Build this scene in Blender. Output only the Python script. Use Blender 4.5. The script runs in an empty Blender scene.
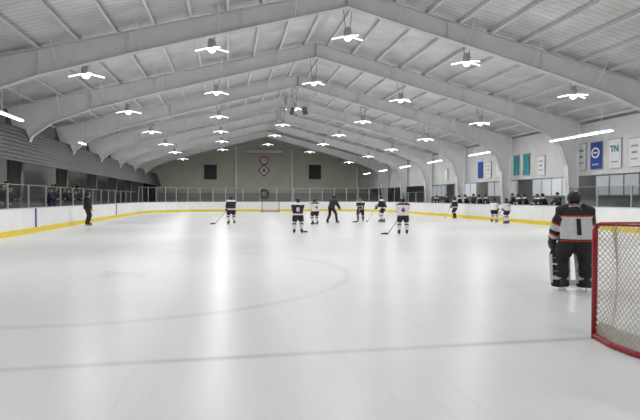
import bpy, bmesh, math, random
from mathutils import Vector, Matrix
from mathutils.bvhtree import BVHTree
random.seed(7)
SC = bpy.context.scene
C = SC.collection
try: SC.view_settings.view_transform = 'Standard'
except Exception: pass
PI = math.pi
V = lambda *a: Vector(a)

# ------------------------------------------------------------ camera
F = 560.0; TH = math.atan(92/560); PH = math.atan(12/560); CH = 1.5
cam = bpy.data.cameras.new('camera'); co = bpy.data.objects.new('camera', cam); C.objects.link(co)
cam.sensor_width = 36; cam.lens = F/640*36; cam.clip_end = 400
co.location = (0, 0, CH); co.rotation_euler = (PI/2-PH, 0, -TH); SC.camera = co
FW = V(math.sin(TH)*math.cos(PH), math.cos(TH)*math.cos(PH), -math.sin(PH))
RT = V(math.cos(TH), -math.sin(TH), 0); UP = RT.cross(FW)
def ray(px, py): return FW + RT*((px-320)/F) + UP*((210-py)/F)
def at_z(px, py, z=0): d = ray(px, py); return V(0,0,CH) + d*((z-CH)/d.z)
def at_x(px, py, x): d = ray(px, py); return V(0,0,CH) + d*(x/d.x)
def at_y(px, py, y): d = ray(px, py); return V(0,0,CH) + d*(y/d.y)

# ------------------------------------------------------------ materials
def mat(name, col, rough=.55, metal=0., var=.06, scale=6., spec=.5, emit=0., alpha=1.):
    m = bpy.data.materials.new(name); m.use_nodes = True
    nt = m.node_tree; b = nt.nodes['Principled BSDF']
    tc = nt.nodes.new('ShaderNodeTexCoord'); n = nt.nodes.new('ShaderNodeTexNoise')
    n.inputs['Scale'].default_value = scale; n.inputs['Detail'].default_value = 3
    nt.links.new(tc.outputs['Object'], n.inputs['Vector'])
    r = nt.nodes.new('ShaderNodeValToRGB')
    r.color_ramp.elements[0].position = .3; r.color_ramp.elements[1].position = .7
    r.color_ramp.elements[0].color = tuple(max(0, c*(1-var)) for c in col)+(1,)
    r.color_ramp.elements[1].color = tuple(min(1, c*(1+var)) for c in col)+(1,)
    nt.links.new(n.outputs['Fac'], r.inputs['Fac']); nt.links.new(r.outputs['Color'], b.inputs['Base Color'])
    b.inputs['Roughness'].default_value = rough; b.inputs['Metallic'].default_value = metal
    b.inputs['Specular IOR Level'].default_value = spec
    if emit:
        nt.links.new(r.outputs['Color'], b.inputs['Emission Color']); b.inputs['Emission Strength'].default_value = emit
    return m
M_steel = mat('white_painted_steel', (.78,.78,.78), .5, 0, .05, 1.5)
M_flange = mat('grey_white_flange', (.58,.58,.59), .5, 0, .05, 1.5)
M_steel2 = mat('white_purlin_steel', (.68,.68,.68), .5, 0, .05, 1.5)
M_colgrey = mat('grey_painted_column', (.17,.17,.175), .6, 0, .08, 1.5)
M_rod = mat('dark_hanger_rod', (.16,.16,.17), .4, .3)
M_board = mat('white_board_plastic', (.82,.83,.84), .4, 0, .03, 2)
M_yellow = mat('yellow_kickplate', (.80,.62,.02), .45, 0, .06, 2)
M_cap = mat('grey_cap_rail', (.55,.57,.60), .4)
M_bluegate = mat('blue_gate_edge', (.05,.10,.30), .5)
M_alu = mat('aluminium_post', (.48,.49,.50), .4, .5)
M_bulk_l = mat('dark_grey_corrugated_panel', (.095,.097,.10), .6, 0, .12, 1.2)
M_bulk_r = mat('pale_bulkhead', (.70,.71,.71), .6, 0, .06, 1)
M_wallside = mat('grey_side_wall', (.40,.40,.39), .8, 0, .1, 1)
M_concrete = mat('concrete', (.22,.22,.22), .8, 0, .12, 3)
M_black = mat('black_cloth', (.012,.012,.014), .7, 0, .2, 20)
M_blackpl = mat('black_plastic', (.012,.012,.014), .35, 0, .1, 10)
M_white = mat('white_cloth', (.72,.72,.73), .75, 0, .05, 14)
M_gwhite = mat('grey_white_jersey_cloth', (.60,.60,.62), .8, 0, .08, 14)
M_padgrey = mat('pad_white_edging', (.58,.58,.58), .6, 0, .1, 12)
M_whitepl = mat('white_plastic', (.75,.75,.75), .4, 0, .04, 10)
M_red = mat('red_cloth', (.50,.025,.02), .7, 0, .1, 14)
M_redpaint = mat('red_goal_paint', (.34,.010,.018), .35, 0, .1, 8)
M_skin = mat('skin', (.55,.33,.24), .55, 0, .08, 10)
M_eye = mat('eye_dark', (.02,.015,.012), .2)
M_lip = mat('lip', (.40,.15,.12), .5)
M_hair = mat('dark_hair', (.03,.02,.014), .6, 0, .3, 40)
M_wood = mat('stick_shaft', (.33,.20,.09), .5, 0, .15, 10)
M_blade = mat('steel_blade', (.6,.6,.62), .25, .9)
M_net = mat('offwhite_tan_netting', (.60,.55,.47), .8)
M_skirt = mat('white_canvas_skirt', (.72,.71,.68), .8)
M_navy = mat('navy_cloth', (.02,.03,.07), .75, 0, .15, 15)
M_brown = mat('brown_coat', (.05,.032,.024), .8, 0, .15, 15)
M_greyc = mat('grey_coat', (.12,.12,.13), .8, 0, .15, 15)
M_jean = mat('denim', (.04,.06,.11), .8, 0, .15, 15)
M_green = mat('evergreen_wreath', (.015,.05,.02), .8, 0, .4, 12)
M_lampglow = mat('lamp_glow', (1,1,.98), .5, 0, 0, 5, .5, 7)
M_armglow = mat('arm_tube_glow', (1,1,.98), .5, 0, 0, 5, .5, 1.6)
M_tubeglow = mat('tube_glow', (1,1,1), .5, 0, 0, 5, .5, 6)
M_bblue = mat('banner_blue', (.025,.07,.36), .7, 0, .06, 4)
M_bteal = mat('banner_teal', (.05,.30,.36), .7, 0, .06, 4)
M_bwhite = mat('banner_white', (.82,.83,.84), .7, 0, .04, 4)
M_bnavy = mat('banner_grey_print', (.30,.34,.42), .7, 0, .06, 4)
M_bpale = mat('banner_pale_print', (.35,.45,.65), .7, 0, .06, 4)
M_window = mat('window_pane_lit', (.75,.80,.85), .15, 0, .1, .6, .5, .35)
M_louver = mat('dark_louver', (.03,.03,.03), .6)

def glass_mat():
    m = bpy.data.materials.new('rink_glass'); m.use_nodes = True; nt = m.node_tree
    nt.nodes.clear(); o = nt.nodes.new('ShaderNodeOutputMaterial')
    t = nt.nodes.new('ShaderNodeBsdfTransparent'); t.inputs[0].default_value = (.86,.89,.89,1)
    g = nt.nodes.new('ShaderNodeBsdfGlossy'); g.inputs['Roughness'].default_value = .08
    n = nt.nodes.new('ShaderNodeTexNoise'); n.inputs['Scale'].default_value = .8
    mp = nt.nodes.new('ShaderNodeMapRange'); mp.inputs[3].default_value = .04; mp.inputs[4].default_value = .10
    nt.links.new(n.outputs['Fac'], mp.inputs[0])
    mx = nt.nodes.new('ShaderNodeMixShader')
    nt.links.new(mp.outputs[0], mx.inputs[0]); nt.links.new(t.outputs[0], mx.inputs[1]); nt.links.new(g.outputs[0], mx.inputs[2])
    nt.links.new(mx.outputs[0], o.inputs[0]); return m
M_glass = glass_mat()

# ------------------------------------------------------------ mesh builder
class MB:
    def __init__(s): s.v = []; s.f = []; s.mi = []; s.cur = 0
    def face(s, idx): s.f.append(tuple(idx)); s.mi.append(s.cur)
    def box(s, x0, x1, y0, y1, z0, z1, mtx=None):
        b = len(s.v)
        for p in ((x0,y0,z0),(x1,y0,z0),(x1,y1,z0),(x0,y1,z0),(x0,y0,z1),(x1,y0,z1),(x1,y1,z1),(x0,y1,z1)):
            p = Vector(p); s.v.append(mtx @ p if mtx else p)
        for q in ((0,3,2,1),(4,5,6,7),(0,1,5,4),(1,2,6,5),(2,3,7,6),(3,0,4,7)): s.face([b+i for i in q])
        return s
    def prism(s, pts, off):
        b = len(s.v); n = len(pts); off = Vector(off)
        for p in pts: s.v.append(Vector(p))
        for p in pts: s.v.append(Vector(p)+off)
        s.face(range(b, b+n)); s.face(reversed(range(b+n, b+2*n)))
        for i in range(n):
            j = (i+1) % n; s.face((b+j, b+i, b+n+i, b+n+j))
        return s
    def path(s, pts, rads, n=8, cap=True):
        pts = [Vector(p) for p in pts]; b = len(s.v); k = len(pts)
        for i, p in enumerate(pts):
            d = (pts[min(i+1,k-1)] - pts[max(i-1,0)]).normalized()
            if abs(d.z) > .75: u = V(1,0,0)
            else: u = d.cross(V(0,0,1))
            u = (u - d*u.dot(d)).normalized(); w = d.cross(u)
            r = rads[i] if hasattr(rads, '__len__') else rads
            ru, rw = r if hasattr(r, '__len__') else (r, r)
            for a in range(n):
                t = 2*PI*a/n; s.v.append(p + u*(math.cos(t)*ru) + w*(math.sin(t)*rw))
        for i in range(k-1):
            for a in range(n):
                c = (a+1) % n
                s.face((b+i*n+a, b+i*n+c, b+(i+1)*n+c, b+(i+1)*n+a))
        if cap:
            s.face(reversed(range(b, b+n))); s.face(range(b+(k-1)*n, b+k*n))
        return s
    def tube(s, a, b, r0, r1=None, n=8): return s.path([a, b], [r0, r0 if r1 is None else r1], n)
    def ball(s, c, r, seg=12, ring=8, mtx=None):
        if not hasattr(r, '__len__'): r = (r, r, r)
        c = Vector(c); b = len(s.v)
        def P(p):
            p = V(p[0]*r[0], p[1]*r[1], p[2]*r[2]); return c + (mtx @ p if mtx else p)
        s.v.append(P((0,0,1)))
        for i in range(1, ring):
            t = PI*i/ring
            for a in range(seg):
                q = 2*PI*a/seg; s.v.append(P((math.sin(t)*math.cos(q), math.sin(t)*math.sin(q), math.cos(t))))
        s.v.append(P((0,0,-1))); e = len(s.v)-1
        for a in range(seg):
            s.face((b, b+1+a, b+1+(a+1)%seg)); s.face((e, e-seg+(a+1)%seg, e-seg+a))
        for i in range(ring-2):
            for a in range(seg):
                c2 = (a+1)%seg; o = b+1+i*seg
                s.face((o+a, o+seg+a, o+seg+c2, o+c2))
        return s
    def mesh(s, name):
        me = bpy.data.meshes.new(name); me.from_pydata([tuple(p) for p in s.v], [], s.f)
        me.polygons.foreach_set('material_index', s.mi); me.update(); return me
    def build(s, name, mats, parent=None, loc=None, smooth=False):
        me = s.mesh(name)
        for m in (mats if isinstance(mats, (list, tuple)) else [mats]): me.materials.append(m)
        if smooth: me.polygons.foreach_set('use_smooth', [True]*len(me.polygons))
        o = bpy.data.objects.new(name, me); C.objects.link(o)
        if parent: o.parent = parent
        if loc is not None: o.location = loc
        return o
def tag(o, label, cat, group=None, kind=None):
    o['label'] = label; o['category'] = cat
    if group: o['group'] = group
    if kind: o['kind'] = kind
    return o
def thing(name, label, cat, loc=(0,0,0), rz=0, group=None):
    o = bpy.data.objects.new(name, None); C.objects.link(o); o.empty_display_size = .1
    o.location = loc; o.rotation_euler = (0,0,rz); return tag(o, label, cat, group)
def struct(o): o['kind'] = 'structure'; return o
def dup(root, loc=None, rz=None, label=None, group=None):
    def rec(o, par):
        c = o.copy(); C.objects.link(c); c.parent = par
        for ch in [x for x in o.children]: rec(ch, c)
        return c
    r = rec(root, None)
    if loc is not None: r.location = loc
    if rz is not None: r.rotation_euler = (0,0,rz)
    if label: r['label'] = label
    if group: r['group'] = group
    return r
def evaluated(me, mods):
    o = bpy.data.objects.new('tmp', me); C.objects.link(o)
    for typ, kw in mods:
        m = o.modifiers.new(typ, typ)
        for k, v in kw.items(): setattr(m, k, v)
    dg = bpy.context.evaluated_depsgraph_get()
    out = bpy.data.meshes.new_from_object(o.evaluated_get(dg))
    bpy.data.objects.remove(o); return out
def remeshed(mb, name, voxel, smooth=4, factor=.5):
    me = evaluated(mb.mesh('tmp'), [('REMESH', dict(mode='VOXEL', voxel_size=voxel)), ('SMOOTH', dict(factor=factor, iterations=smooth))])
    me.name = name; me.materials.clear()
    me.polygons.foreach_set('use_smooth', [True]*len(me.polygons)); return me
def link(name, me, mats, parent):
    idx = [0]*len(me.polygons); me.polygons.foreach_get('material_index', idx)
    me.materials.clear()
    for m in (mats if isinstance(mats, (list, tuple)) else [mats]): me.materials.append(m)
    me.polygons.foreach_set('material_index', idx); me.update()
    o = bpy.data.objects.new(name, me); C.objects.link(o); o.parent = parent; return o
def text_mesh(s, size, depth=0.004):
    cu = bpy.data.curves.new('t', 'FONT'); cu.body = s; cu.size = size; cu.align_x = 'CENTER'; cu.align_y = 'CENTER'; cu.offset = size*.03
    o = bpy.data.objects.new('t', cu); C.objects.link(o)
    dg = bpy.context.evaluated_depsgraph_get()
    me = bpy.data.meshes.new_from_object(o.evaluated_get(dg)); bpy.data.objects.remove(o); return me

# ------------------------------------------------------------ dimensions
CX = 4.5; HW = 12.75; XL = CX-HW; XR = CX+HW
gp = at_z(594, 338); GY = gp.y; GXN = gp.x + .915
YE = GY + 54.3 + 3.6
ROOF = lambda dx: 9.6 - .25*abs(dx)
RW = 19.0; YB = -5.0; YW = 78.5
FR = [13.4 + 7.62*i for i in range(8)]

# ------------------------------------------------------------ setting
def ice_mat():
    m = bpy.data.materials.new('ice'); m.use_nodes = True; nt = m.node_tree; b = nt.nodes['Principled BSDF']
    geo = nt.nodes.new('ShaderNodeNewGeometry'); sp = nt.nodes.new('ShaderNodeSeparateXYZ')
    nt.links.new(geo.outputs['Position'], sp.inputs[0]); X, Y = sp.outputs[0], sp.outputs[1]
    def M(op, a, b2=None, clamp=False):
        n = nt.nodes.new('ShaderNodeMath'); n.operation = op; n.use_clamp = clamp
        for i, q in enumerate((a, b2)):
            if q is None: continue
            if isinstance(q, (int, float)): n.inputs[i].default_value = q
            else: nt.links.new(q, n.inputs[i])
        return n.outputs[0]
    def noise(sc, det=4, vec=None):
        n = nt.nodes.new('ShaderNodeTexNoise'); n.inputs['Scale'].default_value = sc; n.inputs['Detail'].default_value = det
        nt.links.new(vec or geo.outputs['Position'], n.inputs['Vector']); return n.outputs['Fac']
    def soft(d, w): return M('SUBTRACT', 1., M('DIVIDE', d, w), True)
    def line(y0, w): return soft(M('ABSOLUTE', M('SUBTRACT', Y, y0)), w)
    def dist(x0, y0): return M('SQRT', M('ADD', M('POWER', M('SUBTRACT', X, x0), 2.), M('POWER', M('SUBTRACT', Y, y0), 2.)))
    def ring(x0, y0, r, w): return soft(M('ABSOLUTE', M('SUBTRACT', dist(x0, y0), r)), w)
    def disc(x0, y0, r): return soft(dist(x0, y0), r)
    base = nt.nodes.new('ShaderNodeValToRGB')
    base.color_ramp.elements[0].position = .3; base.color_ramp.elements[0].color = (.765,.775,.785,1)
    base.color_ramp.elements[1].position = .7; base.color_ramp.elements[1].color = (.815,.822,.83,1)
    nt.links.new(noise(.4, 4), base.inputs['Fac'])
    cur = base.outputs['Color']
    wr = nt.nodes.new('ShaderNodeMapRange'); wr.inputs[1].default_value = .35; wr.inputs[2].default_value = .65
    wr.inputs[3].default_value = .45; wr.inputs[4].default_value = 1
    nt.links.new(noise(.9, 4), wr.inputs[0]); worn = wr.outputs[0]
    def paint(mask, col, op):
        nonlocal cur
        mx = nt.nodes.new('ShaderNodeMix'); mx.data_type = 'RGBA'
        nt.links.new(M('MULTIPLY', mask, M('MULTIPLY', worn, op)), mx.inputs['Factor'])
        nt.links.new(cur, mx.inputs['A']); mx.inputs['B'].default_value = col+(1,); cur = mx.outputs['Result']
    crease = M('MULTIPLY', disc(CX+.25, GY, 2.2), M('GREATER_THAN', Y, GY))
    paint(crease, (.40,.58,.72), .18)
    near = M('SUBTRACT', Y, M('MULTIPLY', M('SUBTRACT', X, GXN-.9), .03))
    paint(soft(M('ABSOLUTE', M('SUBTRACT', near, GY)), .10), (.18,.17,.20), .45)
    paint(line(GY+54.3, .06), (.4,.1,.1), .4)
    paint(line(GY+19.5, .25), (.15,.25,.5), .08); paint(line(GY+34.8, .25), (.15,.25,.5), .12)
    paint(line(GY+27.1, .25), (.5,.12,.12), .08)
    for y in (GY+6.1, GY+48.2):
        for s in (-1, 1):
            paint(ring(CX+s*6.7, y, 4.57, .14), (.33,.31,.36), .32 if s < 0 else .08); paint(disc(CX+s*6.7, y, .5), (.45,.22,.22), .22)
    paint(ring(CX, GY+27.1, 4.57, .1), (.2,.25,.45), .2)
    dirt = nt.nodes.new('ShaderNodeMapRange'); dirt.inputs[1].default_value = .52; dirt.inputs[2].default_value = .72
    dirt.inputs[3].default_value = 0; dirt.inputs[4].default_value = .55
    nt.links.new(noise(3.2, 8), dirt.inputs[0])
    mx = nt.nodes.new('ShaderNodeMix'); mx.data_type = 'RGBA'
    nt.links.new(M('MULTIPLY', dirt.outputs[0], soft(dist(CX-6.9, GY+6.1), 2.2)), mx.inputs['Factor']); nt.links.new(cur, mx.inputs['A']); mx.inputs['B'].default_value = (.42,.38,.40,1)
    cur = mx.outputs['Result']
    mp = nt.nodes.new('ShaderNodeMapping'); mp.inputs['Scale'].default_value = (14, .7, 1); mp.inputs['Rotation'].default_value = (0,0,.5)
    nt.links.new(geo.outputs['Position'], mp.inputs['Vector'])
    sc = nt.nodes.new('ShaderNodeMapRange'); sc.inputs[1].default_value = .54; sc.inputs[2].default_value = .78; sc.inputs[3].default_value = 0; sc.inputs[4].default_value = .35
    nt.links.new(noise(1., 4, mp.outputs[0]), sc.inputs[0])
    mx = nt.nodes.new('ShaderNodeMix'); mx.data_type = 'RGBA'
    nt.links.new(sc.outputs[0], mx.inputs['Factor']); nt.links.new(cur, mx.inputs['A']); mx.inputs['B'].default_value = (.67,.68,.695,1)
    nt.links.new(mx.outputs['Result'], b.inputs['Base Color'])
    rr = nt.nodes.new('ShaderNodeMapRange'); rr.inputs[3].default_value = .26; rr.inputs[4].default_value = .34
    nt.links.new(noise(.6, 1), rr.inputs[0]); nt.links.new(rr.outputs[0], b.inputs['Roughness'])
    b.inputs['Specular IOR Level'].default_value = .155
    bp = nt.nodes.new('ShaderNodeBump'); bp.inputs['Strength'].default_value = .04; bp.inputs['Distance'].default_value = .05
    nt.links.new(noise(4, 4), bp.inputs['Height']); nt.links.new(bp.outputs[0], b.inputs['Normal'])
    return m
RC = 8.0
def rink_path(off=0, y0=YB+.5, step=9):
    xl, xr, ye = XL-off, XR+off, YE+off; r = RC+off
    p = [(xl, y0)]
    for y in range(int(y0)+2, int(ye-r), 2): p.append((xl, y))
    for i in range(step+1):
        a = PI - PI/2*i/step; p.append((xl+r+r*math.cos(a), ye-r+r*math.sin(a)))
    for i in range(1, 5): p.append((xl+r+(xr-xl-2*r)*i/5, ye))
    for i in range(step+1):
        a = PI/2 - PI/2*i/step; p.append((xr-r+r*math.cos(a), ye-r+r*math.sin(a)))
    for y in range(int(ye-r)-2, int(y0)+2, -2): p.append((xr, y))
    p.append((xr, y0)); return p
b = MB(); pp = rink_path(.05); b.prism([(x, y, 0) for x, y in reversed(pp)], (0,0,-.015)); 
ice = struct(b.build('floor_ice', ice_mat()))
struct(MB().box(CX-RW, CX+RW, YB, YW, -.2, -.016).build('floor', M_concrete))

def roof_mat():
    m = bpy.data.materials.new('silvery_ribbed_roof_lining'); m.use_nodes = True; nt = m.node_tree; b = nt.nodes['Principled BSDF']
    geo = nt.nodes.new('ShaderNodeNewGeometry'); sp = nt.nodes.new('ShaderNodeSeparateXYZ'); nt.links.new(geo.outputs['Position'], sp.inputs[0])
    w = nt.nodes.new('ShaderNodeMath'); w.operation = 'PINGPONG'; w.inputs[1].default_value = .15; nt.links.new(sp.outputs[1], w.inputs[0])
    r = nt.nodes.new('ShaderNodeValToRGB'); r.color_ramp.elements[0].position = .01; r.color_ramp.elements[0].color = (.54,.54,.545,1)
    r.color_ramp.elements[1].position = .07; r.color_ramp.elements[1].color = (.66,.66,.665,1); nt.links.new(w.outputs[0], r.inputs['Fac'])
    n = nt.nodes.new('ShaderNodeTexNoise'); n.inputs['Scale'].default_value = .9; n.inputs['Detail'].default_value = 5
    nt.links.new(geo.outputs['Position'], n.inputs['Vector'])
    mr = nt.nodes.new('ShaderNodeMapRange'); mr.inputs[1].default_value = .3; mr.inputs[2].default_value = .7; mr.inputs[3].default_value = .82; mr.inputs[4].default_value = 1.1
    nt.links.new(n.outputs['Fac'], mr.inputs[0])
    mx = nt.nodes.new('ShaderNodeMix'); mx.data_type = 'RGBA'; mx.blend_type = 'MULTIPLY'; mx.inputs['Factor'].default_value = 1
    nt.links.new(r.outputs['Color'], mx.inputs['A']); nt.links.new(mr.outputs[0], mx.inputs['B'])
    nt.links.new(mx.outputs['Result'], b.inputs['Base Color'])
    b.inputs['Roughness'].default_value = .3; b.inputs['Metallic'].default_value = .25
    bp = nt.nodes.new('ShaderNodeBump'); bp.inputs['Strength'].default_value = .7; bp.inputs['Distance'].default_value = .12
    nt.links.new(n.outputs['Fac'], bp.inputs['Height']); nt.links.new(bp.outputs[0], b.inputs['Normal'])
    return m
b = MB()
for s in (-1, 1):
    pts = [(CX, YB, ROOF(0)), (CX+s*RW, YB, ROOF(RW)), (CX+s*RW, YW, ROOF(RW)), (CX, YW, ROOF(0))]
    b.prism(pts if s < 0 else pts[::-1], (0,0,.15))
M_roof = roof_mat()
struct(b.build('ceiling', M_roof))

b = MB(); b.prism([(CX-RW, YW, 0), (CX+RW, YW, 0), (CX+RW, YW, ROOF(RW)), (CX, YW, ROOF(0)), (CX-RW, YW, ROOF(RW))], (0,.2,0))
struct(b.build('wall_back', mat('end_wall_beige_olive', (.62,.61,.52), .8, 0, .05, .6)))
struct(MB().box(CX-RW-.2, CX-RW, YB, YW, 0, ROOF(RW)).build('wall_left', M_wallside))
struct(MB().box(CX+RW, CX+RW+.2, YB, YW, 0, ROOF(RW)).build('wall_right', M_wallside))
XBL = CX-15.0; XBR = CX+15.05
b = MB(); N = 9
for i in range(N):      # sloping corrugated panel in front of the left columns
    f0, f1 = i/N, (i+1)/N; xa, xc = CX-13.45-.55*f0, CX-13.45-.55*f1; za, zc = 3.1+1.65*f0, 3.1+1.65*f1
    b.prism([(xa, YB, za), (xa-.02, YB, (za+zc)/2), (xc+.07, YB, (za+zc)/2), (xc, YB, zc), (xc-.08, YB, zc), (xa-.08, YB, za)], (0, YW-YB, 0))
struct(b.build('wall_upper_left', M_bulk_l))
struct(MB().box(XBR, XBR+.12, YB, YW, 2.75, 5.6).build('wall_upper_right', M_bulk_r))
struct(MB().box(CX-RW, CX+RW, YW-.08, YW, 0, 2.2).build('trim_4', mat('end_wainscot', (.36,.36,.33), .8)))
for i, px in enumerate((236, 292, 357)):
    x = at_y(px, 170, YW-.15).x
    struct(MB().box(x-.13, x+.13, YW-.32, YW-.081, 0, ROOF(x-CX)-.16).build('trim_%d' % (5+i), M_board))
for i in range(6):
    y = 20 + i*7.6
    o = struct(MB().box(CX+RW-.06, CX+RW, y, y+5.2, 1.7, 2.9).build('window_%d' % (i+1), M_window))
    b = MB()
    for k in range(5): b.box(CX+RW-.1, CX+RW-.061, y+k*1.3-.04, y+k*1.3+.04, 1.66, 2.94)
    b.box(CX+RW-.1, CX+RW-.061, y, y+5.2, 1.62, 1.70); b.box(CX+RW-.1, CX+RW-.061, y, y+5.2, 2.9, 2.98)
    b.build('window_frame', M_steel2, o)

# ------------------------------------------------------------ roof frames
def slab(mb, p, q, y0, y1, t):   # thin plate following p->q in XZ
    n = V(-(q[1]-p[1]), 0, q[0]-p[0]).normalized()*t
    a = V(p[0], y0, p[1]); c = V(q[0], y0, q[1])
    mb.prism([a, c, c+n, a+n], (0, y1-y0, 0))
def frame_proto():
    root = thing('roof_frame', 'white tapered steel portal frame spanning the rink under the roof', 'roof frame', (CX, FR[0], 0), 0, 'white steel portal frames across the hall')
    bot = [(0,8.74),(4,7.70),(8,6.64),(11,5.78),(12.8,5.08),(13.7,4.4),(14.1,3.3)]
    top = [(0,9.42),(4,8.42),(8,7.42),(11,6.67),(12.8,6.22),(13.9,5.945),(14.8,5.72)]
    for s in (-1, 1):
        b = MB()
        for i in range(6):
            b.cur = 0
            q = [(s*bot[i][0],-.015,bot[i][1]),(s*bot[i+1][0],-.015,bot[i+1][1]),(s*top[i+1][0],-.015,top[i+1][1]),(s*top[i][0],-.015,top[i][1])]
            b.prism(q, (0,.03,0))
            b.cur = 1
            for pts in (bot, top):
                slab(b, (s*pts[i][0], pts[i][1]), (s*pts[i+1][0], pts[i+1][1]), -.15, .15, .03*s)
        b.cur = 0
        for k in (1, 2, 3):   # web stiffeners
            x0, z0 = bot[k]; x1, z1 = top[k]
            b.box(s*x0-.012, s*x0+.012, -.13, .13, z0+.03, z1-.03)
        b.box(s*0-.02, s*0+.02, -.17, .17, 8.76, 9.42)
        b.build('rafter', [M_steel, M_flange], root)
        b = MB()
        b.prism([(s*14.1,-.015,3.3),(s*14.3,-.015,0),(s*14.7,-.015,0),(s*14.8,-.015,5.72)], (0,.03,0))
        slab(b, (s*14.1,3.3), (s*14.3,0), -.17, .17, .035*s); slab(b, (s*14.8,5.72), (s*14.7,0), -.17, .17, .035*s)
        b.box(min(s*14.25,s*14.8), max(s*14.25,s*14.8), -.2, .2, -.016, .02)
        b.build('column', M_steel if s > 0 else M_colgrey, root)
        for x in (2., 4.8, 7.6, 10.4, 12.4):
            zb = 8.74-.265*x
            MB().tube((s*x, .1, zb+.05), (s*x, .8, ROOF(x)-.10), .02, n=5).build('flange_brace', M_steel2, root)
            MB().tube((s*x, -.1, zb+.05), (s*x, -.8, ROOF(x)-.10), .02, n=5).build('flange_brace', M_steel2, root)
    return root
fp = frame_proto()
for y in FR[1:]:
    dup(fp, (CX, y, 0))
for s in (-1, 1):
    for i in range(12):
        dx = .6 + i*1.3
        z = ROOF(dx)
        b = MB().prism([(-.035,YB+.2,-.002),(-.035,YB+.2,-.14),(.07,YB+.2,-.14),(.07,YB+.2,-.125),(-.02,YB+.2,-.125),(-.02,YB+.2,-.002)][::-1], (0,YW-YB-.3,0))
        o = b.build('purlin', M_steel2, None, (CX+s*dx, 0, z-.014))
        tag(o, 'long white purlin running lengthwise under the roof lining', 'purlin', 'white roof purlins')

# ------------------------------------------------------------ light fixtures
def pendant(drop, energy=134):
    root = thing('pendant_light', 'white hanging rink light with slim tubes splayed under a small housing', 'ceiling light', (0,0,0), 0, 'pendant lights hung in rows above the ice')
    b = MB(); b.tube((-.08,0,.2), (-.22,0,drop), .014, n=6); b.tube((.08,0,.2), (.22,0,drop), .014, n=6); b.box(-.25,.25,-.05,.05,drop-.03,drop)
    b.build('hanger', M_rod, root)
    b = MB(); b.path([(0,0,.40),(0,0,.36),(0,0,.14),(0,0,.0)], [.06,.13,.17,.15], 14); b.build('housing', M_alu, root)
    MB().ball((0,0,-.03), (.15,.15,.13), 12, 8).build('lamp', M_lampglow, root, smooth=True)
    for a in (.18, PI-.18, -PI/2+.5):
        R = Matrix.Rotation(a, 4, 'Z') @ Matrix.Rotation(math.radians(11), 4, 'Y')
        MB().prism([R@V(.09,-.045,.07),R@V(.66,-.035,.07),R@V(.66,.035,.07),R@V(.09,.045,.07)], R.to_3x3()@V(0,0,.035)).build('arm', M_whitepl, root)
        MB().tube(R@V(.16,0,.043), R@V(.66,0,.043), .025, n=8).build('tube_lamp', M_armglow, root)
    l = bpy.data.lights.new('pendant_lamp', 'AREA'); l.shape = 'DISK'; l.size = .8; l.energy = energy; l.color = (1,.985,.96)
    lo = bpy.data.objects.new('pendant_lamp', l); C.objects.link(lo); lo.parent = root; lo.location = (0,0,-.25)
    return root
ROWS = [(-9.75, 1.0), (-5.1, 1.0), (0.3, 1.5), (5.4, 1.05), (10.3, 1.05)]
for dx, drop in ROWS:
    pr = None
    o = pendant(drop, 80); o.location = (CX+dx, 3.2, ROOF(dx)-drop-.02)  # overhead near row out of view, dimmer, added to brighten the near end
    for y in (12.6, 22.3, 31.4, 40.6, 49.6, 58.2, 67.9):
        loc = (CX+dx, y, ROOF(dx)-drop-.02)
        if pr is None: pr = pendant(drop); pr.location = loc
        else: dup(pr, loc)
def strip(x, y0, y1, z, label, group, lamp=0):
    root = thing('strip_light', label, 'strip light', (x, y0, z), 0, group)
    L = y1-y0
    MB().box(-.08,.08,0,L,.025,.08).build('housing', M_whitepl, root)
    for s in (-1, 1): MB().tube((s*.045,.05,.0),(s*.045,L-.05,.0),.02,n=8).build('tube_lamp', M_tubeglow, root)
    top = ROOF(x-CX)-z-.01
    for k in (.15, .85): MB().tube((0,L*k,.08),(0,L*k,top),.01,n=5).build('hanger', M_alu, root)
    if lamp:
        l = bpy.data.lights.new('added_fill_lamp', 'AREA'); l.shape = 'RECTANGLE'; l.size = .15; l.size_y = L; l.energy = lamp
        lo = bpy.data.objects.new('added_fill_lamp', l); C.objects.link(lo); lo.parent = root; lo.location = (0,L/2,-.04)
    return root
for y0, y1 in ((21.6,26.3),(33,36),(41,44),(48.5,51.5),(56,59),(63,66)): strip(16.2, y0, y1, 4.37, 'long bright fluorescent strip hung along the right side of the rink', 'fluorescent strips along the right side')
for y0, y1 in ((22.5,25.0),(34,35.4)): strip(-8.4, y0, y1, 4.68, 'bright fluorescent strip hung in front of the grey panel at left', 'fluorescent strips along the left side')
for y in (19, 29, 39, 49): strip(-12.6, y, y+2.5, 4.0, 'unseen fill strip added to light the left spectator stand', 'added fill strips over the left stand', 16)  # fill lamps tucked behind the panel, added to brighten the dark stand
for y in (22, 36, 50): strip(CX+16.8, y, y+2.5, 4.2, 'unseen fill strip added to light the aisle behind the right boards', 'added fill strips over the right aisle', 45)  # added lamps, hidden by the bulkhead, to brighten the bench side

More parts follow.
